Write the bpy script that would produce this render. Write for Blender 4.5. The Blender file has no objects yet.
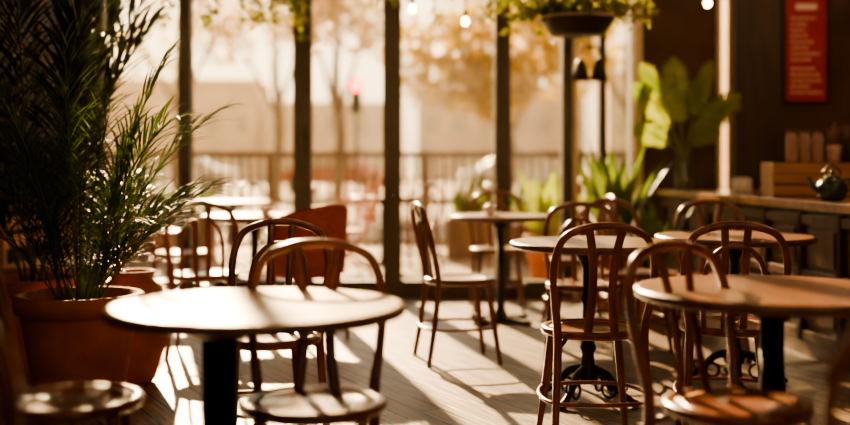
import bpy, math, random
from mathutils import Vector, Matrix
random.seed(7)
scn = bpy.context.scene
V = Vector

# ---------------------------------------------------------------- materials
def new_mat(name):
    m = bpy.data.materials.new(name); m.use_nodes = True
    nt = m.node_tree; b = nt.nodes['Principled BSDF']
    return m, nt, b

def plain(name, col, rough=.5, metal=0, noise=0.12, scale=8, emit=None, estr=0):
    m, nt, b = new_mat(name)
    tc = nt.nodes.new('ShaderNodeTexCoord')
    n = nt.nodes.new('ShaderNodeTexNoise'); n.inputs['Scale'].default_value = scale; n.inputs['Detail'].default_value = 5
    nt.links.new(tc.outputs['Object'], n.inputs['Vector'])
    r = nt.nodes.new('ShaderNodeValToRGB')
    r.color_ramp.elements[0].position = .3; r.color_ramp.elements[1].position = .7
    r.color_ramp.elements[0].color = (*[c*(1-noise*1.5) for c in col], 1)
    r.color_ramp.elements[1].color = (*[min(1, c*(1+noise)) for c in col], 1)
    nt.links.new(n.outputs['Fac'], r.inputs['Fac'])
    nt.links.new(r.outputs['Color'], b.inputs['Base Color'])
    b.inputs['Roughness'].default_value = rough; b.inputs['Metallic'].default_value = metal
    if emit:
        b.inputs['Emission Color'].default_value = (*emit, 1); b.inputs['Emission Strength'].default_value = estr
    return m

def wood(name, dark, light, rough=.4, scale=(30, 3, 30), coat=0.0):
    m, nt, b = new_mat(name)
    tc = nt.nodes.new('ShaderNodeTexCoord'); mp = nt.nodes.new('ShaderNodeMapping')
    mp.inputs['Scale'].default_value = scale
    n = nt.nodes.new('ShaderNodeTexNoise'); n.inputs['Scale'].default_value = 1.0; n.inputs['Detail'].default_value = 8; n.inputs['Distortion'].default_value = .6
    nt.links.new(tc.outputs['Object'], mp.inputs['Vector']); nt.links.new(mp.outputs['Vector'], n.inputs['Vector'])
    r = nt.nodes.new('ShaderNodeValToRGB')
    r.color_ramp.elements[0].position = .3; r.color_ramp.elements[1].position = .72
    r.color_ramp.elements[0].color = (*dark, 1); r.color_ramp.elements[1].color = (*light, 1)
    nt.links.new(n.outputs['Fac'], r.inputs['Fac']); nt.links.new(r.outputs['Color'], b.inputs['Base Color'])
    bu = nt.nodes.new('ShaderNodeBump'); bu.inputs['Strength'].default_value = .12; bu.inputs['Distance'].default_value = .004
    nt.links.new(n.outputs['Fac'], bu.inputs['Height']); nt.links.new(bu.outputs['Normal'], b.inputs['Normal'])
    b.inputs['Roughness'].default_value = rough
    b.inputs['Coat Weight'].default_value = coat; b.inputs['Coat Roughness'].default_value = .25
    return m

def leafmat(name, c1, c2, trans=.5, rough=.4):
    m, nt, b = new_mat(name)
    tc = nt.nodes.new('ShaderNodeTexCoord')
    n = nt.nodes.new('ShaderNodeTexNoise'); n.inputs['Scale'].default_value = 6
    nt.links.new(tc.outputs['Object'], n.inputs['Vector'])
    r = nt.nodes.new('ShaderNodeValToRGB')
    r.color_ramp.elements[0].position = .35; r.color_ramp.elements[1].position = .65
    r.color_ramp.elements[0].color = (*c1, 1); r.color_ramp.elements[1].color = (*c2, 1)
    nt.links.new(n.outputs['Fac'], r.inputs['Fac']); nt.links.new(r.outputs['Color'], b.inputs['Base Color'])
    b.inputs['Roughness'].default_value = rough
    t = nt.nodes.new('ShaderNodeBsdfTranslucent'); nt.links.new(r.outputs['Color'], t.inputs['Color'])
    mx = nt.nodes.new('ShaderNodeMixShader'); mx.inputs[0].default_value = trans
    out = nt.nodes['Material Output']
    nt.links.new(b.outputs[0], mx.inputs[1]); nt.links.new(t.outputs[0], mx.inputs[2]); nt.links.new(mx.outputs[0], out.inputs[0])
    return m

M_chair = wood('bentwood', (.10, .027, .009), (.26, .078, .024), .3, (14, 14, 5), .4)
M_seat = wood('seat_wood', (.28, .115, .036), (.46, .22, .075), .36, (30, 5, 10), .2)
M_top = wood('table_top_wood', (.42, .25, .10), (.66, .42, .19), .38, (22, 3, 22), .15)
M_top2 = wood('table_top_walnut', (.13, .048, .019), (.27, .11, .042), .33, (22, 3, 22), .35)
M_rim = wood('table_rim', (.07, .026, .012), (.15, .056, .024), .35, (12, 12, 12), .3)
M_iron = plain('cast_iron', (.018, .016, .015), .45, .7, .2, 30)
M_frame = plain('window_frame_paint', (.055, .036, .024), .5, 0, .15, 10)
M_wall = plain('dark_wall_plaster', (.08, .034, .019), .8, 0, .25, 3)
M_wallL = wood('dark_wall_panelling', (.028, .014, .008), (.06, .028, .015), .6, (12, 12, 1.5))
M_counter = wood('counter_wood', (.06, .025, .012), (.14, .06, .027), .4, (10, 10, 2))
M_ctop = wood('counter_top_wood', (.24, .105, .04), (.42, .21, .09), .28, (3, 18, 18), .4)
M_terra = plain('terracotta', (.42, .13, .05), .75, 0, .2, 6)
M_soil = plain('soil', (.03, .02, .013), .95, 0, .4, 40)
M_palm = leafmat('palm_leaf', (.035, .07, .014), (.10, .15, .03), .4)
M_palmd = leafmat('palm_leaf_dark', (.014, .03, .009), (.035, .06, .017), .25)
M_bright = leafmat('bright_leaf', (.18, .27, .02), (.42, .46, .05), .5)
M_vine = leafmat('vine_leaf', (.16, .20, .03), (.42, .40, .08), .5)
M_mid = leafmat('shrub_leaf', (.07, .13, .022), (.17, .22, .04), .5)
M_autumn = leafmat('autumn_leaf', (.55, .38, .04), (.80, .60, .12), .5)
M_autumn2 = leafmat('tan_leaf', (.52, .36, .14), (.70, .52, .24), .5)
M_bark = plain('bark', (.20, .13, .075), .9, 0, .3, 5)
M_black = plain('black_metal', (.02, .018, .016), .4, .5, .1, 20)
M_cream = plain('cream_paint', (.7, .56, .38), .5, 0, .06, 6)
M_text = plain('menu_lettering', (.95, .82, .68), .5, 0, .02, 6)
M_red = plain('menu_red', (.46, .006, .010), .5, 0, .08, 5)
M_redfab = plain('rust_upholstery', (.42, .07, .03), .8, 0, .2, 40)
M_orange = wood('orange_wood', (.50, .14, .04), (.70, .26, .09), .5)
M_board = wood('crate_wood', (.42, .20, .085), (.62, .35, .16), .5, (3, 20, 20))
M_jar = plain('jar_ceramic', (.50, .33, .26), .4, 0, .1, 10)
M_pot = plain('teapot_enamel', (.03, .06, .045), .25, .1, .15, 10)
M_white = plain('porcelain', (.75, .7, .62), .3, 0, .03, 5)
M_bulb = plain('bulb_glow', (1, .8, .5), .3, 0, 0, 5, (1, .66, .28), 30)
M_tl = plain('red_lamp', (.9, .05, .02), .3, 0, 0, 5, (1, .03, .015), 18)
M_bldg = plain('hazed_stone_facade', (.78, .60, .42), .9, 0, .15, .4)  # lightened and warmed: street haze is painted into the facade colour
M_bldg2 = plain('hazed_brick_facade', (.68, .47, .31), .9, 0, .15, .4)  # same haze lightening put into the brick colour
M_winb = plain('facade_window', (.46, .35, .25), .3, 0, .1, 2)
M_pave = plain('terrace_paving', (.36, .26, .17), .75, 0, .15, 2)
M_street = plain('street_ground', (.32, .24, .16), .85, 0, .2, .5)
M_fence = plain('fence_metal', (.17, .10, .055), .5, .2, .1, 6)
M_ceil = plain('ceiling_paint', (.10, .06, .04), .8, 0, .1, 2)

def glassmat(name, tint=(1, .99, .96), gl=.05):
    m = bpy.data.materials.new(name); m.use_nodes = True; nt = m.node_tree; nt.nodes.clear()
    o = nt.nodes.new('ShaderNodeOutputMaterial'); t = nt.nodes.new('ShaderNodeBsdfTransparent'); g = nt.nodes.new('ShaderNodeBsdfGlossy')
    t.inputs[0].default_value = (*tint, 1); g.inputs['Roughness'].default_value = .05
    x = nt.nodes.new('ShaderNodeMixShader'); x.inputs[0].default_value = gl
    nt.links.new(t.outputs[0], x.inputs[1]); nt.links.new(g.outputs[0], x.inputs[2]); nt.links.new(x.outputs[0], o.inputs[0])
    return m
M_glass = glassmat('window_glass')
M_vase = glassmat('vase_glass', (.8, .85, .75), .18)

def floor_mat():
    m, nt, b = new_mat('worn_plank_floor')
    tc = nt.nodes.new('ShaderNodeTexCoord'); mp = nt.nodes.new('ShaderNodeMapping')
    mp.inputs['Rotation'].default_value = (0, 0, math.radians(62))
    nt.links.new(tc.outputs['Object'], mp.inputs['Vector'])
    br = nt.nodes.new('ShaderNodeTexBrick')
    br.inputs['Scale'].default_value = 1; br.inputs['Brick Width'].default_value = 1.1; br.inputs['Row Height'].default_value = .11
    br.inputs['Mortar Size'].default_value = .007; br.inputs['Bias'].default_value = -.1
    br.inputs['Color1'].default_value = (.16, .092, .05, 1); br.inputs['Color2'].default_value = (.28, .178, .105, 1); br.inputs['Mortar'].default_value = (.025, .014, .009, 1)
    nt.links.new(mp.outputs[0], br.inputs['Vector'])
    mp2 = nt.nodes.new('ShaderNodeMapping'); mp2.inputs['Scale'].default_value = (3, 40, 1)
    nt.links.new(mp.outputs[0], mp2.inputs['Vector'])
    n = nt.nodes.new('ShaderNodeTexNoise'); n.inputs['Scale'].default_value = 1; n.inputs['Detail'].default_value = 8
    nt.links.new(mp2.outputs[0], n.inputs['Vector'])
    mx = nt.nodes.new('ShaderNodeMixRGB'); mx.blend_type = 'MULTIPLY'; mx.inputs[0].default_value = .8
    rr = nt.nodes.new('ShaderNodeValToRGB'); rr.color_ramp.elements[0].position = .35; rr.color_ramp.elements[0].color = (.30, .26, .23, 1); rr.color_ramp.elements[1].position = .6
    nt.links.new(n.outputs['Fac'], rr.inputs[0]); nt.links.new(br.outputs['Color'], mx.inputs[1]); nt.links.new(rr.outputs[0], mx.inputs[2])
    nt.links.new(mx.outputs[0], b.inputs['Base Color'])
    ad = nt.nodes.new('ShaderNodeMath'); ad.operation = 'MULTIPLY_ADD'; ad.inputs[1].default_value = .5
    nt.links.new(n.outputs['Fac'], ad.inputs[0])
    inv = nt.nodes.new('ShaderNodeMath'); inv.operation = 'SUBTRACT'; inv.inputs[0].default_value = 1
    nt.links.new(br.outputs['Fac'], inv.inputs[1]); nt.links.new(inv.outputs[0], ad.inputs[2])
    bu = nt.nodes.new('ShaderNodeBump'); bu.inputs['Strength'].default_value = 1; bu.inputs['Distance'].default_value = .012
    nt.links.new(ad.outputs[0], bu.inputs['Height']); nt.links.new(bu.outputs[0], b.inputs['Normal'])
    b.inputs['Roughness'].default_value = .45
    return m
M_floor = floor_mat()

# ---------------------------------------------------------------- mesh builder
class MB:
    def __init__(s): s.v = []; s.f = []; s.m = []; s.sm = []; s.mats = []
    def mi(s, mat):
        if mat not in s.mats: s.mats.append(mat)
        return s.mats.index(mat)
    def add(s, vs, fs, mat, smooth=True):
        o = len(s.v); s.v += [tuple(p) for p in vs]; k = s.mi(mat)
        for f in fs: s.f.append(tuple(i+o for i in f)); s.m.append(k); s.sm.append(smooth)
    def box(s, c, d, mat, rz=0, M=None):
        x, y, z = [a/2 for a in d]; vs = []
        for sx, sy, sz in [(-1,-1,-1),(1,-1,-1),(1,1,-1),(-1,1,-1),(-1,-1,1),(1,-1,1),(1,1,1),(-1,1,1)]:
            p = V((sx*x, sy*y, sz*z))
            if M is not None: p = M @ p
            elif rz: p = Matrix.Rotation(rz, 3, 'Z') @ p
            vs.append(p + V(c))
        s.add(vs, [(0,3,2,1),(4,5,6,7),(0,1,5,4),(1,2,6,5),(2,3,7,6),(3,0,4,7)], mat, False)
    def prism(s, poly, z0, z1, mat):
        n = len(poly); vs = [(x, y, z0) for x, y in poly] + [(x, y, z1) for x, y in poly]
        s.add(vs, [tuple(range(n))[::-1], tuple(range(n, 2*n))] + [(i, (i+1) % n, n+(i+1) % n, n+i) for i in range(n)], mat, False)
    def lathe(s, prof, mat, c=(0,0,0), seg=36, cap=True):
        vs = []; fs = []; n = len(prof)
        for r, z in prof:
            for j in range(seg):
                a = 2*math.pi*j/seg; vs.append((c[0]+r*math.cos(a), c[1]+r*math.sin(a), c[2]+z))
        for i in range(n-1):
            for j in range(seg):
                k = (j+1) % seg; fs.append((i*seg+j, i*seg+k, (i+1)*seg+k, (i+1)*seg+j))
        if cap:
            fs.append(tuple(range(seg))[::-1]); fs.append(tuple((n-1)*seg+j for j in range(seg)))
        s.add(vs, fs, mat, True)
    def tube(s, pts, rad, mat, seg=10, closed=False, sub=6, flat=None):
        pts = [V(p) for p in pts]; n = len(pts)
        if not hasattr(rad, '__len__'): rad = [rad]*n
        P = []; R = []
        rng = n if closed else n-1
        for i in range(rng):
            if closed: a, b, c, d = pts[i-1], pts[i], pts[(i+1) % n], pts[(i+2) % n]; r0, r1 = rad[i], rad[(i+1) % n]
            else: a, b, c, d = pts[max(i-1,0)], pts[i], pts[i+1], pts[min(i+2,n-1)]; r0, r1 = rad[i], rad[i+1]
            st = sub if n > 2 else 1
            for k in range(st):
                t = k/st
                P.append(.5*((2*b)+(c-a)*t+(2*a-5*b+4*c-d)*t*t+(3*b-a-3*c+d)*t**3)); R.append(r0+(r1-r0)*t)
        if not closed: P.append(pts[-1]); R.append(rad[-1])
        N = len(P); vs = []; fs = []
        t0 = (P[1]-P[0]).normalized(); up = V((0,0,1)) if abs(t0.z) < .9 else V((1,0,0))
        nrm = t0.cross(up).normalized(); 
        for i in range(N):
            if closed: t = (P[(i+1) % N]-P[i-1]).normalized()
            else: t = (P[min(i+1,N-1)]-P[max(i-1,0)]).normalized()
            nrm = (nrm - t*nrm.dot(t)).normalized(); bn = t.cross(nrm)
            for j in range(seg):
                a = 2*math.pi*j/seg
                off = nrm*math.cos(a)*R[i]+bn*math.sin(a)*R[i]
                if flat: 
                    fx = V(flat[0]).normalized(); off = off*flat[2]+fx*off.dot(fx)*(flat[1]-flat[2])
                vs.append(P[i]+off)
        for i in range(N if closed else N-1):
            for j in range(seg):
                k = (j+1) % seg; q = (i+1) % N
                fs.append((i*seg+j, i*seg+k, q*seg+k, q*seg+j))
        if not closed:
            fs.append(tuple(range(seg))[::-1]); fs.append(tuple((N-1)*seg+j for j in range(seg)))
        s.add(vs, fs, mat, True)
    def ball(s, c, r, mat, seg=16, sc=(1,1,1)):
        vs = []; fs = []; n = seg//2
        for i in range(n+1):
            ph = math.pi*i/n
            for j in range(seg):
                a = 2*math.pi*j/seg; rr = max(math.sin(ph), .002)
                vs.append((c[0]+r*sc[0]*rr*math.cos(a), c[1]+r*sc[1]*rr*math.sin(a), c[2]-r*sc[2]*math.cos(ph)))
        for i in range(n):
            for j in range(seg):
                k = (j+1) % seg; fs.append((i*seg+j, i*seg+k, (i+1)*seg+k, (i+1)*seg+j))
        s.add(vs, fs, mat, True)
    def leaf(s, base, d, L, W, mat, droop=.3, n=6, lobes=0, fold=.15, wpow=1.0):
        d = V(d).normalized(); side = d.cross(V((0,0,1)))
        if side.length < .05: side = V((random.uniform(-1,1), random.uniform(-1,1), 0))
        side.normalize(); p = V(base); vs = []; fs = []
        step = L/n; cur = d.copy()
        for i in range(n+1):
            t = i/n; w = W*(math.sin(math.pi*min(1, (t*.93+.05)))**wpow)*.5
            if lobes: w *= (.55+.45*abs(math.cos(t*math.pi*lobes)))
            nn = side.cross(cur).normalized()
            vs += [p-side*w+nn*w*fold*2, p.copy(), p+side*w+nn*w*fold*2]
            p = p+cur*step; cur = (cur+V((0,0,-droop/n))).normalized()
        for i in range(n):
            a = i*3; fs += [(a, a+1, a+4, a+3), (a+1, a+2, a+5, a+4)]
        s.add(vs, fs, mat, True)
    def frond(s, base, az, el, L, mat, stem, droop=1.4, nl=26, ll=.28, lw=.02, start=.22, rnd=.1, ldr=(.5,1.1)):
        p = V(base); cur = V((math.cos(az)*math.cos(el), math.sin(az)*math.cos(el), math.sin(el)))
        n = nl; pts = [p.copy()]; dirs = [cur.copy()]
        for i in range(n):
            p = p+cur*(L/n); t = i/n
            cur = (cur+V((0,0,-droop*(.3+t)/n))).normalized(); pts.append(p.copy()); dirs.append(cur.copy())
        s.tube(pts[::4]+[pts[-1]], [.006]+[.004]*(len(pts[::4])-1)+[.0015], stem, 5, sub=2)
        for i in range(int(n*start), n+1):
            t = (i/n-start)/(1-start); l = ll*(.45+.75*math.sin(math.pi*min(1, t*.8+.12)))
            side = dirs[i].cross(V((0,0,1)))
            if side.length < .1: side = V((1,0,0))
            side.normalize(); upv = side.cross(dirs[i])
            for sg in (-1, 1):
                dd = dirs[i]*(.75+t*.6)+side*sg*(.85-.3*t)+upv*random.uniform(0, .3)+V([random.uniform(-rnd,rnd) for _ in range(3)])
                s.leaf(pts[i], dd, l*random.uniform(.85,1.1), lw, mat, droop=random.uniform(*ldr), n=4, fold=.2)
    def splitleaf(s, base, az, el, L, W, mat, droop=1.2, face=None):
        # large pinnately split blade: arching midrib with separate broad fingers in the blade plane
        p = V(base); cur = V((math.cos(az)*math.cos(el), math.sin(az)*math.cos(el), math.sin(el))); n = 11
        side = cur.cross(V((0,0,1))).normalized() if face is None else V(face).normalized()
        pts = [p.copy()]; dirs = [cur.copy()]
        for i in range(n):
            p = p+cur*(L/n); cur = (cur+V((0,0,-droop*(.2+i/n)/n))).normalized(); pts.append(p.copy()); dirs.append(cur.copy())
        s.tube([pts[0], pts[4], pts[8], pts[-1]], [.007,.006,.004,.002], mat, 5, sub=2)
        for i in range(1, n+1):
            t = i/n; w = W*.5*(math.sin(math.pi*(t*.80+.14))**.8)*(1+.12*math.sin(i*5.1))
            for sg in (-1, 1):
                d = dirs[i]; sd_ = (side-d*side.dot(d)).normalized()
                up = d.cross(sd_); h = L/n
                tip = pts[i]+sd_*sg*w+d*w*.75-V((0,0,.25*w))
                a = pts[i]-d*(h*.5); b = pts[i]+d*(h*.5)
                m1 = pts[i]+sd_*sg*w*.6+d*(w*.26-h*.36)+up*.012; m2 = pts[i]+sd_*sg*w*.6+d*(w*.36+h*.30)+up*.012
                s.add([a, m1, tip, m2, b], [(0,1,4),(1,3,4),(1,2,3)], mat, True)
    def obj(s, name, loc=(0,0,0), rz=0, bevel=0, me=None):
        if me is None:
            me = bpy.data.meshes.new(name); me.from_pydata(s.v, [], s.f)
            for m in s.mats: me.materials.append(m)
            me.polygons.foreach_set('material_index', s.m); me.polygons.foreach_set('use_smooth', s.sm); me.update()
        o = bpy.data.objects.new(name, me); scn.collection.objects.link(o)
        o.location = loc; o.rotation_euler[2] = rz
        if bevel:
            b = o.modifiers.new('bevel', 'BEVEL'); b.width = bevel; b.segments = 2; b.limit_method = 'ANGLE'; b.angle_limit = math.radians(50)
        return o

# ---------------------------------------------------------------- room shell
ZC = 3.7
m = MB(); m.box((.475, 3.55, -.05), (6.45, 11.3, .1), M_floor); m.obj('floor')
m = MB(); m.box((.475, 3.55, ZC+.05), (6.45, 11.3, .1), M_ceil)
m.obj('ceiling')
m = MB(); m.box((-2.82, 3.55, ZC/2), (.14, 11.1, ZC), M_wallL)
for i in range(22): m.box((-2.745, -1.7+i*.5, 1.5), (.012, .03, 2.6), M_wallL)
m.obj('wall_left')
m = MB(); m.box((3.77, 3.55, ZC/2), (.14, 11.1, ZC), M_wall); m.obj('wall_right')
m = MB()
m.box((.475, -2.07, .4), (6.3, .14, .8), M_wall); m.box((.475, -2.07, 3.35), (6.3, .14, .7), M_wall)
m.box((-2.0, -2.07, 1.9), (1.4, .14, 2.2), M_wall); m.box((3.0, -2.07, 1.9), (1.4, .14, 2.2), M_wall)
m.obj('wall_rear')
m = MB()
for x in (-1.26, -.1, 1.1, 2.26): m.box((x, -2.07, 1.9), (.08, .1, 2.2), M_frame)
for z in (.84, 2.96): m.box((.5, -2.07, z), (2.6, .1, .08), M_frame)
m.box((.5, -2.07, 1.9), (2.5, .008, 2.1), M_glass)
m.obj('window_7')  # unseen window added behind the camera so sky light fills the room

WY = 9.1
posts = [(-2.70, .10), (-1.98, .10), (-1.01, .15), (-.27, .15), (.64, .13), (1.17, .085), (1.46, .06)]
ends = [-1.98, -1.01, -.27, .64, 1.17, 1.46, 1.69]
for i, ((x, w), xe) in enumerate(zip(posts, ends)):
    m = MB()
    m.box((x, WY, 1.79), (w, .14, 3.58), M_frame)
    m.box((x, WY-.08, 1.79), (w*.45, .03, 3.58), M_frame)
    wn = posts[i+1][1] if i+1 < len(posts) else 0
    xa, xb = x+w/2, xe-wn/2
    m.box(((xa+xb)/2, WY, .07), (xb-xa, .12, .14), M_frame)
    m.box(((xa+xb)/2, WY, 3.54), (xb-xa, .12, .08), M_frame)
    m.box(((xa+xb)/2, WY, 2.66), (xb-xa, .06, .04), M_frame)
    m.box(((xa+xb)/2, WY+.01, 1.39), (xb-xa, .006, 2.50), M_glass)
    m.box(((xa+xb)/2, WY+.01, 3.09), (xb-xa, .006, .82), M_glass)
    m.obj('window_%d' % (i+1) if i < 6 else 'window_8', bevel=.004)
m = MB()
m.box((2.035, WY, ZC/2), (.69, .2, ZC), M_wall)
m.box((3.09, WY, ZC/2), (1.22, .2, ZC), M_wall)
m.box((2.43, WY, .45), (.1, .2, .9), M_wall)
m.box((.475, WY, 3.64), (6.4, .2, .12), M_wall)
m.obj('wall_back')
m = MB()
m.box((2.395, WY-.06, 2.25), (.03, .2, 2.7), M_cream); m.box((2.47, WY-.06, 2.25), (.02, .2, 2.7), M_cream); m.box((2.43, WY+.02, 2.25), (.05, .006, 2.7), M_glass)
m.obj('window_9')
m = MB(); m.box((2.66, WY-.2, ZC/2+.45), (.36, .2, ZC-.9), M_wallL); m.obj('pillar')
m = MB(); m.box((1.735, WY-.13, ZC/2), (.07, .05, ZC), M_cream); m.obj('trim_1')
m = MB(); m.box((1.23, WY-.10, ZC/2), (.035, .05, ZC), M_cream); m.obj('trim_2')
m = MB(); m.box((-2.735, 4, .08), (.025, 9.8, .16), M_wallL); m.obj('baseboard_left')
m = MB()
for yy in (.8, 3.2, 5.6, 8.0): m.box((.475, yy, 3.6), (6.3, .16, .18), M_wallL)
m.obj('ceiling_beams')

# ---------------------------------------------------------------- chairs
def chair_mesh(variant):
    m = MB(); m.lathe([(.02, .437), (.185, .437), (.198, .443), (.205, .455), (.203, .466), (.195, .472), (.175, .472), (.168, .465)], M_chair, seg=40)
    m.lathe([(.16, .45), (.169, .4665), (.10, .462), (.002, .460)], M_seat, seg=40)
    for sx in (-1, 1):
        m.tube([(sx*.135, .13, .445), (sx*.155, .15, .25), (sx*.185, .185, .0)], [.019, .017, .012], M_chair, 10)
    hoop = [(-.195, -.225, 0), (-.178, -.185, .25), (-.17, -.165, .455), (-.188, -.19, .6), (-.195, -.218, .73), (-.162, -.24, .835), (-.085, -.25, .875), (0, -.252, .885)]
    full = hoop+[(-x, y, z) for x, y, z in hoop[-2::-1]]
    m.tube(full, [.013, .016, .017]+[.0145]*9+[.017, .016, .013], M_chair, 10, sub=6)
    if variant == 0:
        inn = [(-.115, -.155, .455), (-.118, -.18, .6), (-.105, -.21, .72), (-.055, -.225, .785), (0, -.228, .80)]
        m.tube(inn+[(-x, y, z) for x, y, z in inn[-2::-1]], .011, M_chair, 8, sub=6)
        for sx in (-1, 1):
            m.tube([(sx*.035, -.165, .455), (sx*.038, -.19, .6), (sx*.04, -.225, .79), (sx*.045, -.25, .882)], .01, M_chair, 8, flat=((1,0,0), 1.5, .7))
    else:
        for sx in (-1, 1):
            m.tube([(sx*.055, -.165, .455), (sx*.04, -.18, .58), (sx*.042, -.215, .74), (sx*.065, -.25, .878)], .012, M_chair, 8, flat=((1,0,0), 1.4, .6))
    m.tube([(-.162, .158, .2), (.162, .158, .2), (.182, -.19, .2), (-.182, -.19, .2)], .0085, M_chair, 8, closed=True, sub=8)
    for sx in (-1, 1):
        m.tube([(sx*.17, -.17, .40), (sx*.12, -.09, .435)], .009, M_chair, 6)
    o = m.obj('chair_template'); me = o.data; me.name = 'bentwood_chair'
    bpy.data.objects.remove(o)
    return me
CH = [chair_mesh(0), chair_mesh(1)]
def chair(x, y, deg, var=0, sc=1.0, z=0):
    o = bpy.data.objects.new('bentwood_chair', CH[var]); scn.collection.objects.link(o)
    o.location = (x, y, z); o.rotation_euler[2] = math.radians(deg); o.scale = (sc, sc, sc)
    return o
chair(.67, 4.42, 4, 1)                # front of middle table
chair(.20, 6.25, -78, 0)              # profile chair
chair(-.31, 3.06, 183, 1)             # tucked under left table
chair(-.60, 4.2, 175, 0)
chair(-1.30, 6.5, 6, 0)
chair(.86, 3.03, 212, 1)              # right foreground
chair(1.24, 4.5, -8, 0)
chair(.865, 2.12, 6, 1)               # corner
chair(-1.0, 3.1, -80, 0)              # left corner
chair(-.97, 2.15, 10, 1)
chair(.86, 5.98, 176, 0)
chair(1.22, 6.6, 200, 1)
chair(.55, 8.35, 180, 0)
chair(1.02, 7.5, 95, 0)
chair(-1.75, 8.0, -95, 1)
chair(1.66, 6.35, 170, 1)

# ---------------------------------------------------------------- tables
def table(x, y, r, topm, col=.03, base='cross', h=.75, rz=0, px=0, name='round_cafe_table'):
    m = MB(); z = h
    m.lathe([(.01, z-.032), (r-.02, z-.032), (r-.006, z-.027), (r, z-.016), (r-.004, z-.004), (r-.010, z-.0005)], M_rim, seg=72)
    m.lathe([(r-.03, z-.02), (r-.0095, z-.0004), (r-.02, z), (.002, z)], topm, seg=72)
    m.lathe([(.13, z-.05), (.13, z-.033), (.02, z-.0325)], M_iron, (px,0,0), seg=24)
    m.lathe([(col*1.5, z-.09), (col*1.9, z-.05)], M_iron, (px,0,0), seg=20)
    if base == 'ornate':
        m.lathe([(.05,.10),(.055,.13),(.035,.16),(.028,.22),(.04,.25),(.028,.28),(.024,.45),(.036,.48),(.024,.51),(.024,.62),(.04,.66),(.045,.70)], M_iron, (px,0,0), seg=20)
        for k in range(4):
            a = math.radians(45+90*k+8); c, s_ = math.cos(a), math.sin(a)
            f = lambda q, zz: (px+c*q, s_*q, zz)
            m.tube([f(.03,.15), f(.10,.13), f(.17,.06), f(.235,.022)], [.022,.02,.017,.015], M_iron, 8)
            m.ball((px+c*.24, s_*.24, .018), .022, M_iron, 10, (1.2,1.2,.8))
            ring = [f(.11+.035*math.cos(t), .06+.035*math.sin(t)) for t in [i*math.pi/4 for i in range(8)]]
            m.tube(ring, .007, M_iron, 6, closed=True, sub=3)
            ring = [f(.185+.02*math.cos(t), .085+.02*math.sin(t)) for t in [i*math.pi/4 for i in range(8)]]
            m.tube(ring, .006, M_iron, 6, closed=True, sub=3)
    else:
        m.lathe([(col*1.8, .03), (col*1.5,.06), (col, .10), (col, z-.06)], M_iron, (px,0,0), seg=24)
        for k in range(4):
            a = math.radians(45+90*k)
            m.box((px+math.cos(a)*.13, math.sin(a)*.13, .02), (.26, .055, .03), M_iron, rz=a)
            m.lathe([(.022, 0), (.022, .01)], M_iron, (px+math.cos(a)*.24, math.sin(a)*.24, 0), seg=12)
    return m.obj(name, (x, y, 0), rz)
table(-.45, 2.95, .40, M_top, .048, px=-.10)
table(.80, 5.2, .40, M_top2, .03, 'ornate', px=-.03)
table(1.04, 3.30, .41, M_top2, .036)
table(1.58, 5.62, .40, M_top2, .03, 'ornate', rz=.5)
table(.53, 7.7, .35, M_top2, .03)
table(-1.2, 7.75, .38, M_top, .03, px=.0)

# ---------------------------------------------------------------- counter
x0, y0, x1, y1 = 1.84, 8.78, 2.37, 4.9
u = V((x1-x0, y1-y0, 0)).normalized(); nrm = V((-u.y, u.x, 0))
if nrm.x < 0: nrm = -nrm
L = V((x1-x0, y1-y0, 0)).length
def cp(t, n): p = V((x0, y0, 0))+u*t+nrm*n; return (p.x, p.y)
m = MB()
m.prism([cp(0,.06), cp(L,.06), cp(L,.8), cp(0,.8)], .0, .85, M_counter)
m.prism([cp(-.0,-.0), cp(L,-.0), cp(L,.86), cp(0,.86)], .85, .9, M_ctop)
ang = math.atan2(u.y, u.x)
t = .06
while t < L-.5:
    w = .46
    for a in (t, t+w):
        q = cp(a, .045); m.box((q[0], q[1], .46), (.05, .035, .74), M_counter, rz=ang)
    for zz in (.12, .79, .47):
        q = cp(t+w/2, .047); m.box((q[0], q[1], zz), (w-.05, .03, .055), M_counter, rz=ang)
    for zz in (.295, .63):
        q = cp(t+w/2, .055); m.box((q[0], q[1], zz), (w-.16, .02, .2), M_counter, rz=ang)
    t += w
q = cp(L/2, .052); m.box((q[0], q[1], .045), (L-.02, .03, .09), M_counter, rz=ang)
m.obj('bar_counter', bevel=.004)

# teapot
m = MB()
m.lathe([(.04,.0),(.062,.012),(.078,.05),(.076,.08),(.055,.108),(.04,.115)], M_pot, seg=28)
m.lathe([(.045,.113),(.036,.124),(.012,.132),(.009,.14)], M_pot, seg=20)
m.ball((0,0,.148), .012, M_pot, 10)
m.tube([(-.065,0,.05), (-.10,0,.075), (-.115,0,.11), (-.13,0,.118)], [.018,.013,.009,.008], M_pot, 10)
m.tube([(.055,0,.105), (.095,0,.11), (.105,0,.07), (.072,0,.04)], .006, M_pot, 8)
m.tube([(-.04,0,.11), (-.045,0,.15), (0,0,.185), (.045,0,.15), (.04,0,.11)], .004, M_black, 6)
o = m.obj('teapot', (2.33, 6.3, .9), .1); o.scale = (1.12,)*3

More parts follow.
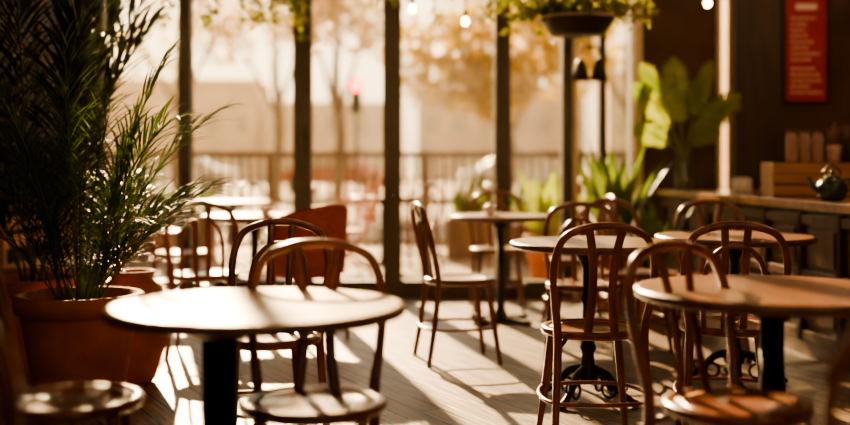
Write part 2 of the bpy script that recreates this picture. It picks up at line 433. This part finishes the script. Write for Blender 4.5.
# crate with jars and sticks
m = MB(); cx, cy = 2.52, 7.05
for zz in (.955, 1.03, 1.095): m.box((cx, cy-.12, zz-.012), (.66, .018, .062), M_board)
for zz in (.955, 1.03, 1.095): m.box((cx, cy+.12, zz-.012), (.66, .018, .062), M_board)
for sx in (-.32, .32): m.box((cx+sx, cy, 1.01), (.018, .222, .22), M_board)
m.box((cx, cy, .912), (.62, .22, .02), M_board); m.box((cx, cy, 1.1), (.62, .22, .016), M_board)
m.obj('wooden_crate', bevel=.003)
for i in range(3):
    m = MB(); m.lathe([(.03,0),(.037,.01),(.038,.15),(.03,.175),(.031,.19)], M_jar, seg=20); m.lathe([(.034,.19),(.034,.205),(.01,.208)], M_rim, seg=20)
    m.obj('storage_jar', (2.35+i*.083, 7.05, 1.121))
for (jx, jm, sm, seed) in [(2.61, M_jar, M_chair, 1), (2.71, M_black, M_rim, 2), (2.80, M_jar, M_chair, 3)]:
    random.seed(seed); m = MB(); m.lathe([(.036,0),(.04,.01),(.044,.11),(.04,.11),(.036,.02),(.01,.02)], jm, seg=20, cap=True)
    for i in range(12):
        a = random.uniform(0, 6.28); r = random.uniform(.005,.028)
        m.tube([(math.cos(a)*r, math.sin(a)*r, .03), (math.cos(a)*r*1.6, math.sin(a)*r*1.6, random.uniform(.19,.27))], .0045, sm, 5)
    m.obj('stirrer_jar', (jx, 7.03, 1.121))
m = MB(); m.lathe([(.03,0),(.04,.01),(.048,.09),(.044,.09),(.036,.015),(.005,.012)], M_white, seg=24)
m.tube([(.044,0,.07),(.07,0,.065),(.068,0,.035),(.04,0,.03)], .005, M_white, 6); m.obj('coffee_mug', (2.17, 7.55, .9))
m = MB(); m.box((0,0,.05), (.12,.1,.1), M_white); m.box((0,0,.104), (.09,.07,.012), M_cream); m.obj('napkin_holder', (2.30, 8.0, .9), .2, .004)
def cup(x, y, z):
    m = MB(); m.lathe([(.055,0),(.07,.008),(.072,.012),(.02,.008)], M_white, seg=24)
    m.lathe([(.02,.008),(.03,.012),(.04,.065),(.037,.065),(.027,.02),(.003,.018)], M_white, seg=24); m.tube([(.037,0,.055),(.058,0,.05),(.054,0,.028),(.03,0,.025)], .004, M_white, 6)
    m.obj('coffee_cup', (x, y, z), random.uniform(0,6))
cup(.45, 7.62, .75); cup(-1.1, 7.6, .75)

# menu sign on the back wall
m = MB(); sy = WY-.112
m.box((3.11, sy, 2.05), (.38, .022, .92), M_black)
m.box((3.11, sy-.013, 2.05), (.325, .008, .865), M_red)
rr = random.Random(3)
m.box((3.11, sy-.019, 2.385), (.17, .004, .045), M_text)
z = 2.29
while z > 1.68:
    x = 2.985; end = 3.225-rr.choice([0, .03, .08, .12])
    while x < end:
        w = rr.uniform(.012, .035); m.box((x+w/2, sy-.019, z), (w, .003, .013), M_text); x += w+.011
    z -= .048 if rr.random() > .25 else .075
m.obj('menu_sign')

# ---------------------------------------------------------------- plants inside
def pot(m, r, h, mat, c=(0,0,0)):
    m.lathe([(r*.62,0),(r*.66,.01),(r*.92,h*.82),(r*.93,h*.84),(r*1.02,h*.85),(r*1.03,h*.985),(r*.99,h),(r*.9,h),(r*.86,h*.9),(r*.5,h*.88)], mat, c, 40)
    m.lathe([(r*.89,h*.88),(r*.6,h*.92),(r*.01,h*.93)], M_soil, c, 30)
def palm(name, x, y, r, h, n, Lr, mat, seed, elr=(45, 85), droop=1.4, ll=.28, lw=.022, nl=28):
    random.seed(seed); m = MB(); pot(m, r, h, M_terra)
    for i in range(n):
        a = 2*math.pi*i/n*2.4+random.uniform(-.3,.3); q = random.uniform(0, r*.35)
        el = math.radians(random.uniform(*elr)); lf = random.uniform(*Lr)*(.62+.45*math.sin(el)**3)
        m.frond((math.cos(a)*q, math.sin(a)*q, h*.92), a, el, lf, mat, M_mid, droop*random.uniform(.7,1.2), nl, ll, lw, rnd=.18)
    m.v = [(max(vx, -2.68-x), vy, vz) for vx, vy, vz in m.v]
    return m.obj(name, (x, y, 0))
palm('potted_palm', -1.57, 5.0, .28, .53, 38, (.60, 1.18), M_palm, 21, (54, 86), 1.35, .25, .0105, 26)
palm('potted_palm', -2.12, 5.95, .25, .5, 18, (1.4, 2.0), M_palmd, 5, (70, 86), .9, .34, .026)
m = MB(); m.lathe([(.10,0),(.12,.02),(.19,.25),(.2,.36),(.15,.49),(.10,.53),(.12,.57),(.10,.57),(.08,.52),(.05,.5)], M_terra, seg=36); m.obj('terracotta_urn', (-1.50, 5.62, 0))

# bench by left wall
m = MB()
for i in range(5): m.box((-2.65+i*.09, 7.6, .45), (.078, 1.5, .03), M_board)
for yy in (6.95, 8.25):
    for xx in (-2.63, -2.3): m.box((xx, yy, .21), (.06, .06, .42), M_board)
    m.box((-2.47, yy, .41), (.4, .05, .05), M_board)
for i in range(3): m.box((-2.69, 7.6, .6+i*.12), (.025, 1.5, .08), M_board)
for yy in (6.95, 8.25): m.box((-2.665, yy, .62), (.025, .05, .42), M_board)
m.obj('wooden_bench', bevel=.004)

# philodendron in glass vase on counter
m = MB()
m.lathe([(.05,0),(.065,.01),(.075,.12),(.055,.24),(.065,.30)], M_vase, seg=28, cap=False); m.lathe([(.05,.002),(.062,.012),(.07,.1),(.01,.1)], M_vase, seg=24)
for (az, el, st, Lf, Wf, dr) in [(100,78,.20,.54,.28,.9),(200,60,.16,.48,.25,1.4),(340,58,.14,.42,.25,1.5),(150,70,.28,.46,.24,1.2),(20,74,.26,.46,.24,1.1),(180,40,.06,.32,.22,1.3),(300,45,.05,.30,.22,1.3)]:
    a = math.radians(az); e_ = math.radians(el)
    d = V((math.cos(a)*math.cos(e_), math.sin(a)*math.cos(e_), math.sin(e_))); b0 = V((d.x*.06, d.y*.06, .30)); b1 = b0+d*st
    m.tube([(0,0,.03), tuple(b0*.8), tuple(b0), tuple(b1)], .006, M_bright, 6, sub=3)
    fc = V((math.sin(e_), .6*math.sin(a*3+1), -math.cos(e_)*math.cos(a)))
    m.splitleaf(b1, a, e_, Lf, Wf, M_bright, dr, face=fc)
m.obj('philodendron_in_vase', (1.975, 8.40, .9))

def leafy(name, x, y, r, h, n, Lr, W, mat, seed, potm=M_terra, z=0, elr=(45,85), droop=.7):
    random.seed(seed); m = MB(); pot(m, r, h, potm)
    for i in range(n):
        a = i*2.4+random.uniform(-.3,.3); el = math.radians(random.uniform(*elr))
        m.leaf((math.cos(a)*r*.3, math.sin(a)*r*.3, h*.9), (math.cos(a)*math.cos(el), math.sin(a)*math.cos(el), math.sin(el)), random.uniform(*Lr), W, mat, droop, 8)
    return m.obj(name, (x, y, z))
leafy('potted_lily', 1.42, 8.3, .18, .5, 24, (.5,.88), .12, M_mid, 3, elr=(64,86), droop=.6)
leafy('potted_lily', 1.62, 7.75, .15, .35, 18, (.35,.6), .10, M_mid, 13, elr=(55,86))

# hanging planters
def hanging(name, x, y, z, r, nv, vl, mat, seed, spread=1.2, leafs=16, ls=.055, up=.1):
    random.seed(seed); m = MB()
    m.lathe([(r*.55,-.12),(r*.7,-.115),(r*.95,-.02),(r,0),(r*.95,0),(r*.8,-.03),(r*.3,-.03)], M_black, seg=32)
    m.lathe([(r*1.0,-.005),(r*1.02,.0),(r*1.0,.008)], M_cream, seg=32)
    for k in range(3):
        a = k*2.094; m.tube([(math.cos(a)*r*.95, math.sin(a)*r*.95, 0), (math.cos(a)*.01, math.sin(a)*.01, (ZC-z)*.5)], .003, M_black, 5)
    m.tube([(0,0,(ZC-z)*.5-.01), (0,0,ZC-z)], .005, M_black, 6)
    for i in range(nv):
        a = random.uniform(0, 6.283); r0 = r*random.uniform(.2,.9)
        p = V((math.cos(a)*r0, math.sin(a)*r0, 0)); d = V((math.cos(a)*.9, math.sin(a)*.9, random.uniform(.3,1.2)+up)).normalized()
        Lv = random.uniform(*vl); pts = [p.copy()]; n = leafs
        for j in range(n):
            p = p+d*(Lv/n); d = (d+V((random.uniform(-.12,.12), random.uniform(-.12,.12), -spread*3/n))).normalized(); pts.append(p.copy())
            for q in range(2):
                dd = V([random.uniform(-1,1) for _ in range(3)]); m.leaf(p, dd, ls*random.uniform(.7,1.3), ls*.75, mat, .4, 3)
        m.tube(pts[::3], .002, M_mid, 4, sub=1)
    return m.obj(name, (x, y, z))
hanging('hanging_planter', 1.04, 7.5, 2.10, .26, 56, (.28,.55), M_vine, 2, spread=.7, up=.5)
hanging('hanging_planter', -1.42, 8.4, 2.52, .2, 30, (.5,.8), M_vine, 8, spread=1.2, ls=.07)
hanging('hanging_planter', -.07, 8.4, 2.55, .15, 14, (.3,.55), M_vine, 12, spread=1.3)

# wall lantern pair hanging from a bracket on the window post
m = MB()
m.tube([(-.11,.45,.30),(-.05,.2,.34),(0,0,.28),(0,0,.18)], .008, M_black, 8)
m.box((-.11,.46,.26), (.06,.03,.14), M_black)
for sx in (-.07,.07):
    m.tube([(0,0,.2),(sx*.8,0,.22),(sx,0,.16)], .007, M_black, 8)
    m.lathe([(.018,.17),(.035,.14),(.055,.08),(.075,0),(.07,0),(.035,.10)], M_black, (sx,0,-.05), 20)
m.obj('wall_lantern', (1.28, 8.55, 1.80))

# string lights
m = MB(); yL = 7.9
drops = [(-2.1,2.42),(-1.6,2.33),(-.9,2.4),(-.09,2.22),(.29,2.13),(.68,2.36),(1.30,2.22),(1.55,2.33),(2.03,2.26),(2.5,2.35),(3.1,2.4)]
m.tube([(-2.74, yL, 3.0)]+[(x, yL, 2.62-.05*math.sin(i*2)) for i, (x, z) in enumerate(drops)]+[(3.69, yL, 3.0)], .004, M_black, 5, sub=3)
for i, (x, z) in enumerate(drops):
    zc = 2.62-.05*math.sin(i*2)
    m.tube([(x, yL, zc), (x, yL, z+.07)], .003, M_black, 5)
    m.lathe([(.012,.03),(.015,.035),(.014,.08),(.006,.085)], M_black, (x, yL, z), 12)
    m.ball((x, yL, z), .024, M_bulb, 14, (1,1,1.25))
m.obj('string_lights')

# rust upholstered chair
m = MB()
m.lathe([(.01,.40),(.2,.40),(.225,.42),(.23,.455),(.21,.48),(.01,.485)], M_redfab, seg=32)
vs = []; fs = []; n = 18
for i in range(n+1):
    a = math.radians(-100+200*i/n)-math.pi/2; hh = .84-.10*abs(i/n*2-1)**2
    for (r, z) in [(.205,.42),(.25,.42),(.275,hh),(.265,hh+.015),(.245,hh+.01),(.23,hh-.02)]:
        vs.append((r*math.cos(a), r*math.sin(a), z))
for i in range(n):
    for j in range(6):
        k = (j+1) % 6; fs.append((i*6+j, i*6+k, (i+1)*6+k, (i+1)*6+j))
fs += [tuple(range(6)), tuple(n*6+j for j in range(6))[::-1]]
m.add(vs, fs, M_redfab)
for sx in (-1,1):
    for sy_ in (-1,1): m.tube([(sx*.14, sy_*.14, .41), (sx*.19, sy_*.19, 0)], [.018,.011], M_chair, 8)
m.obj('upholstered_tub_chair', (-.76, 7.0, 0), math.radians(50))

# ---------------------------------------------------------------- outside
m = MB(); m.box((0, 11.75, -.06), (16, 5.1, .1), M_pave); m.obj('terrace_paving')
m = MB(); m.box((0, 64, -.15), (160, 99.4, .1), M_street); m.obj('street')
m = MB(); fy = 13.6
for i in range(131):
    m.box((-7.8+i*.12, fy, .60), (.028, .028, 1.12), M_fence)
for z in (.12, .62, 1.2): m.box((0, fy, z), (15.8, .06, .07), M_fence)
for i in range(9): m.box((-7.6+i*1.9, fy, .62), (.11, .11, 1.25), M_fence)
m.obj('terrace_railing')
for (x, y, w) in [(-3.2,12.8,1.5), (.95,12.8,1.4), (3.2,12.8,1.4)]:
    m = MB(); random.seed(int(x*10)+99); m.box((0,0,.22), (w,.36,.46), M_fence)
    m.box((0,0,.45), (w-.06,.3,.03), M_soil)
    for i in range(int(w*80)):
        el = random.uniform(.5,1.5); a = random.uniform(0,6.28)
        m.leaf((random.uniform(-w/2,w/2)*.9, random.uniform(-.12,.12), .45), (math.cos(a)*math.cos(el), math.sin(a)*math.cos(el), math.sin(el)), random.uniform(.25,.6), .07, M_mid, .9, 5)
    m.obj('planter_box', (x, y, 0))
leafy('potted_lily', 1.12, 10.2, .2, .45, 26, (.5,.8), .12, M_bright, 33, M_terra, -.01)
OZ = -.008
for (x, y, d, v) in [(-2.4,10.6,-80,0),(-1.3,10.4,90,1),(.9,11.6,-90,0),(2.2,11.8,80,0),(-3.3,11.9,0,0),(-.1,11.3,150,0),(-2.0,12.1,20,1)]:
    chair(x, y, d, v, 1, OZ)
for (x, y) in [(-1.85,10.6),(1.55,11.8),(-.45,11.9)]:
    o = table(x, y, .36, M_top, .03); o.location.z = OZ
m = MB()
for i in range(5): m.box((0, -.16+i*.08, .44), (.40, .065, .018), M_orange)
for i in range(5):
    z = .56+i*.085; m.box((0, -.21-(z-.44)*.25, z), (.40, .018, .068), M_orange)
for sx in (-.2,.2):
    m.tube([(sx,.2,0.005),(sx,-.16,.44),(sx,-.34,1.05)], .016, M_orange, 8, sub=1)
    m.tube([(sx*.9,-.24,0.005),(sx*.9,.16,.44)], .016, M_orange, 8, sub=1)
m.obj('folding_chair', (-.80, 11.0, OZ), math.radians(110))

# trees
def tree(name, x, y, h, tr, blobs, mat, seed, nl, ls):
    random.seed(seed); m = MB()
    m.tube([(0,0,0),(.1,0,h*.3),(-.05,.1,h*.55),(.1,0,h*.8)], [tr,tr*.8,tr*.6,tr*.25], M_bark, 10)
    for (bx, by, bz, br) in blobs:
        m.tube([(0,.05,h*.35),(bx*.5,by*.5,(h*.4+bz)*.5+.1),(bx,by,bz)], [tr*.45,tr*.3,.03], M_bark, 6)
        for i in range(nl):
            v = V([random.gauss(0,1) for _ in range(3)]).normalized()*br*random.random()**.45
            m.leaf((bx+v.x, by+v.y, bz+v.z*.8), [random.uniform(-1,1) for _ in range(3)], ls*random.uniform(.6,1.3), ls*.8, mat, .3, 2)
    return m.obj(name, (x, y, -.1))
tree('autumn_tree', 1.6, 22, 4.6, .17, [(-1.2,0,3.2,1.2),(0,.3,4.2,1.5),(1.2,0,3.4,1.2),(-.2,-.4,2.7,.9)], M_autumn, 1, 700, .24)
tree('autumn_tree', -4.6, 34, 7.5, .2, [(-1.6,0,5.2,1.5),(1.3,0,5.6,1.7),(0,0,6.6,1.6)], M_autumn2, 2, 240, .3)
tree('autumn_tree', -2.4, 30, 6.5, .2, [(-.8,0,5.0,1.2),(1.0,0,5.0,1.2),(0,0,5.8,1.2)], M_autumn2, 3, 240, .3)
tree('autumn_tree', 5.6, 30, 7, .22, [(-1.6,0,4.4,1.4),(1.3,0,5,1.6),(0,0,6,1.4)], M_autumn, 4, 300, .28)
tree('autumn_tree', -8.5, 38, 8, .25, [(-1.6,0,5.4,1.8),(1.6,0,5.9,1.8),(0,0,7,1.6)], M_autumn2, 6, 240, .32)

for i, (x, w, h, mt) in enumerate([(-30,14,5.5,M_bldg),(-16,10,6.5,M_bldg2),(-6,9,5,M_bldg),(5,11,6,M_bldg2),(18,12,7,M_bldg),(31,12,6,M_bldg2)]):
    m = MB(); m.box((0,0,h/2), (w,6,h), mt); m.box((0,-3.0,h-.1), (w+.3,.4,.3), M_cream)
    nx = int(w/1.8)
    for fx in range(nx):
        for fz in range(int(h/2.4)):
            cx = -w/2+(fx+.5)*w/nx; cz = 1.3+fz*2.3
            m.box((cx,-3.0,cz), (.9,.08,1.3), M_winb); m.box((cx,-3.05,cz-.72), (1.1,.2,.1), M_cream)
    m.obj('townhouse', (x, 75, -.1))
m = MB(); m.tube([(0,0,0),(0,0,2.6)], .05, M_black, 8); m.box((0,0,2.85), (.3,.25,.85), M_black)
m.ball((0,-.13,3.12), .13, M_tl, 14); m.ball((0,-.12,2.85), .09, M_black, 12); m.ball((0,-.12,2.6), .09, M_black, 12)
m.obj('traffic_light', (-1.75, 28, -.1))
def car(x, y, mat):
    m = MB(); prof = [(-2.1,.35),(-2.15,.75),(-1.4,.95),(-.8,1.4),(.7,1.42),(1.4,.98),(2.1,.85),(2.15,.35)]
    n = len(prof); vs = [(a,-.8,z) for a,z in prof]+[(a,.8,z) for a,z in prof]
    m.add(vs, [tuple(range(n))[::-1], tuple(range(n,2*n))]+[(i,(i+1)%n,n+(i+1)%n,n+i) for i in range(n)], mat, False)
    m.add([(-1.2,-.81,.98),(-.72,-.81,1.33),(.62,-.81,1.35),(1.15,-.81,1.0)], [(0,3,2,1)], M_winb, False)
    for wx in (-1.35,1.35):
        for wy in (-.78,.78):
            ring = [(wx+.24*math.cos(t), wy, .34+.24*math.sin(t)) for t in [i*math.pi/6 for i in range(12)]]
            m.tube(ring, .1, M_black, 8, closed=True, sub=2)
    m.obj('parked_car', (x, y, -.1), 0, .05)
car(-9, 40, M_white); car(-3.4, 41, M_redfab); car(3.5, 42, M_white); car(9, 41, M_winb)

# thin golden haze (air volume through the room, terrace and street)
vm = bpy.data.materials.new('warm_haze'); vm.use_nodes = True; nt = vm.node_tree; nt.nodes.clear()
o_ = nt.nodes.new('ShaderNodeOutputMaterial'); sc_ = nt.nodes.new('ShaderNodeVolumeScatter')
sc_.inputs['Color'].default_value = (1, .82, .58, 1); sc_.inputs['Density'].default_value = .0008; sc_.inputs['Anisotropy'].default_value = .7
nt.links.new(sc_.outputs[0], o_.inputs['Volume'])
m = MB(); m.box((0, 40, 6.0), (120, 90, 12.3), vm); m.obj('morning_haze')

# ---------------------------------------------------------------- light
w = bpy.data.worlds.new('World'); scn.world = w; w.use_nodes = True; nt = w.node_tree
bg = nt.nodes['Background']
tc = nt.nodes.new('ShaderNodeTexCoord'); sep = nt.nodes.new('ShaderNodeSeparateXYZ'); nt.links.new(tc.outputs['Generated'], sep.inputs[0])
rp = nt.nodes.new('ShaderNodeValToRGB'); e = rp.color_ramp.elements
e[0].position = 0; e[0].color = (.82,.60,.35,1); e[1].position = .6; e[1].color = (.56,.50,.44,1)
k = e.new(.06); k.color = (1,.79,.48,1); k = e.new(.2); k.color = (1,.86,.60,1)
nt.links.new(sep.outputs['Z'], rp.inputs[0])
sd = V((-.25, 1, .41)).normalized()
dp = nt.nodes.new('ShaderNodeVectorMath'); dp.operation = 'DOT_PRODUCT'; dp.inputs[1].default_value = sd
nt.links.new(tc.outputs['Generated'], dp.inputs[0])
mr = nt.nodes.new('ShaderNodeMapRange'); mr.inputs[1].default_value = .82; mr.inputs[2].default_value = 1; mr.inputs[3].default_value = 1; mr.inputs[4].default_value = 4
nt.links.new(dp.outputs['Value'], mr.inputs[0])
mu = nt.nodes.new('ShaderNodeVectorMath'); mu.operation = 'SCALE'; nt.links.new(rp.outputs[0], mu.inputs[0]); nt.links.new(mr.outputs[0], mu.inputs['Scale'])
nt.links.new(mu.outputs[0], bg.inputs[0]); bg.inputs[1].default_value = 1.0

def light(kind, name, loc, energy, col, **kw):
    l = bpy.data.lights.new(name, kind); l.energy = energy; l.color = col
    for a, b in kw.items(): setattr(l, a, b)
    o = bpy.data.objects.new(name, l); scn.collection.objects.link(o); o.location = loc; return o
s = light('SUN', 'sun', (0, 20, 10), 23, (1, .68, .35), angle=math.radians(.9))
s.rotation_euler = (-sd).to_track_quat('-Z', 'Y').to_euler()

for (x, y) in [(-1.6, 1.6), (.2, 1.2), (2.0, 1.8), (2.9, 4.6), (-.4, 4.6), (2.9, 7.0)]:  # out-of-view pendants with point lights, added to fill the dim interior
    m = MB(); m.tube([(0,0,.25),(0,0,ZC-2.9)], .006, M_black, 6)
    m.lathe([(.03,.26),(.05,.22),(.16,.08),(.2,0),(.19,0),(.15,.075),(.04,.2)], M_black, seg=32)
    m.ball((0,0,.06), .05, M_bulb, 14)
    m.obj('fill_pendant', (x, y, 2.9))
    light('POINT', 'pendant_fill_light', (x, y, 2.85), 24 if x > 2.5 else 18, (1, .60, .33), shadow_soft_size=.08)

# ---------------------------------------------------------------- camera
scn.view_settings.view_transform = 'AgX'
scn.view_settings.look = 'AgX - Medium High Contrast'
scn.view_settings.exposure = .35
cd = bpy.data.cameras.new('camera'); cam = bpy.data.objects.new('camera', cd); scn.collection.objects.link(cam)
cam.location = (0, 0, 1.135); cam.rotation_euler = (math.pi/2, 0, 0)
cd.sensor_width = 36; cd.lens = 1100/850*36; cd.shift_y = -52.5/850
cd.clip_end = 500
cd.dof.use_dof = True; cd.dof.focus_distance = 4.5; cd.dof.aperture_fstop = .9
scn.camera = cam
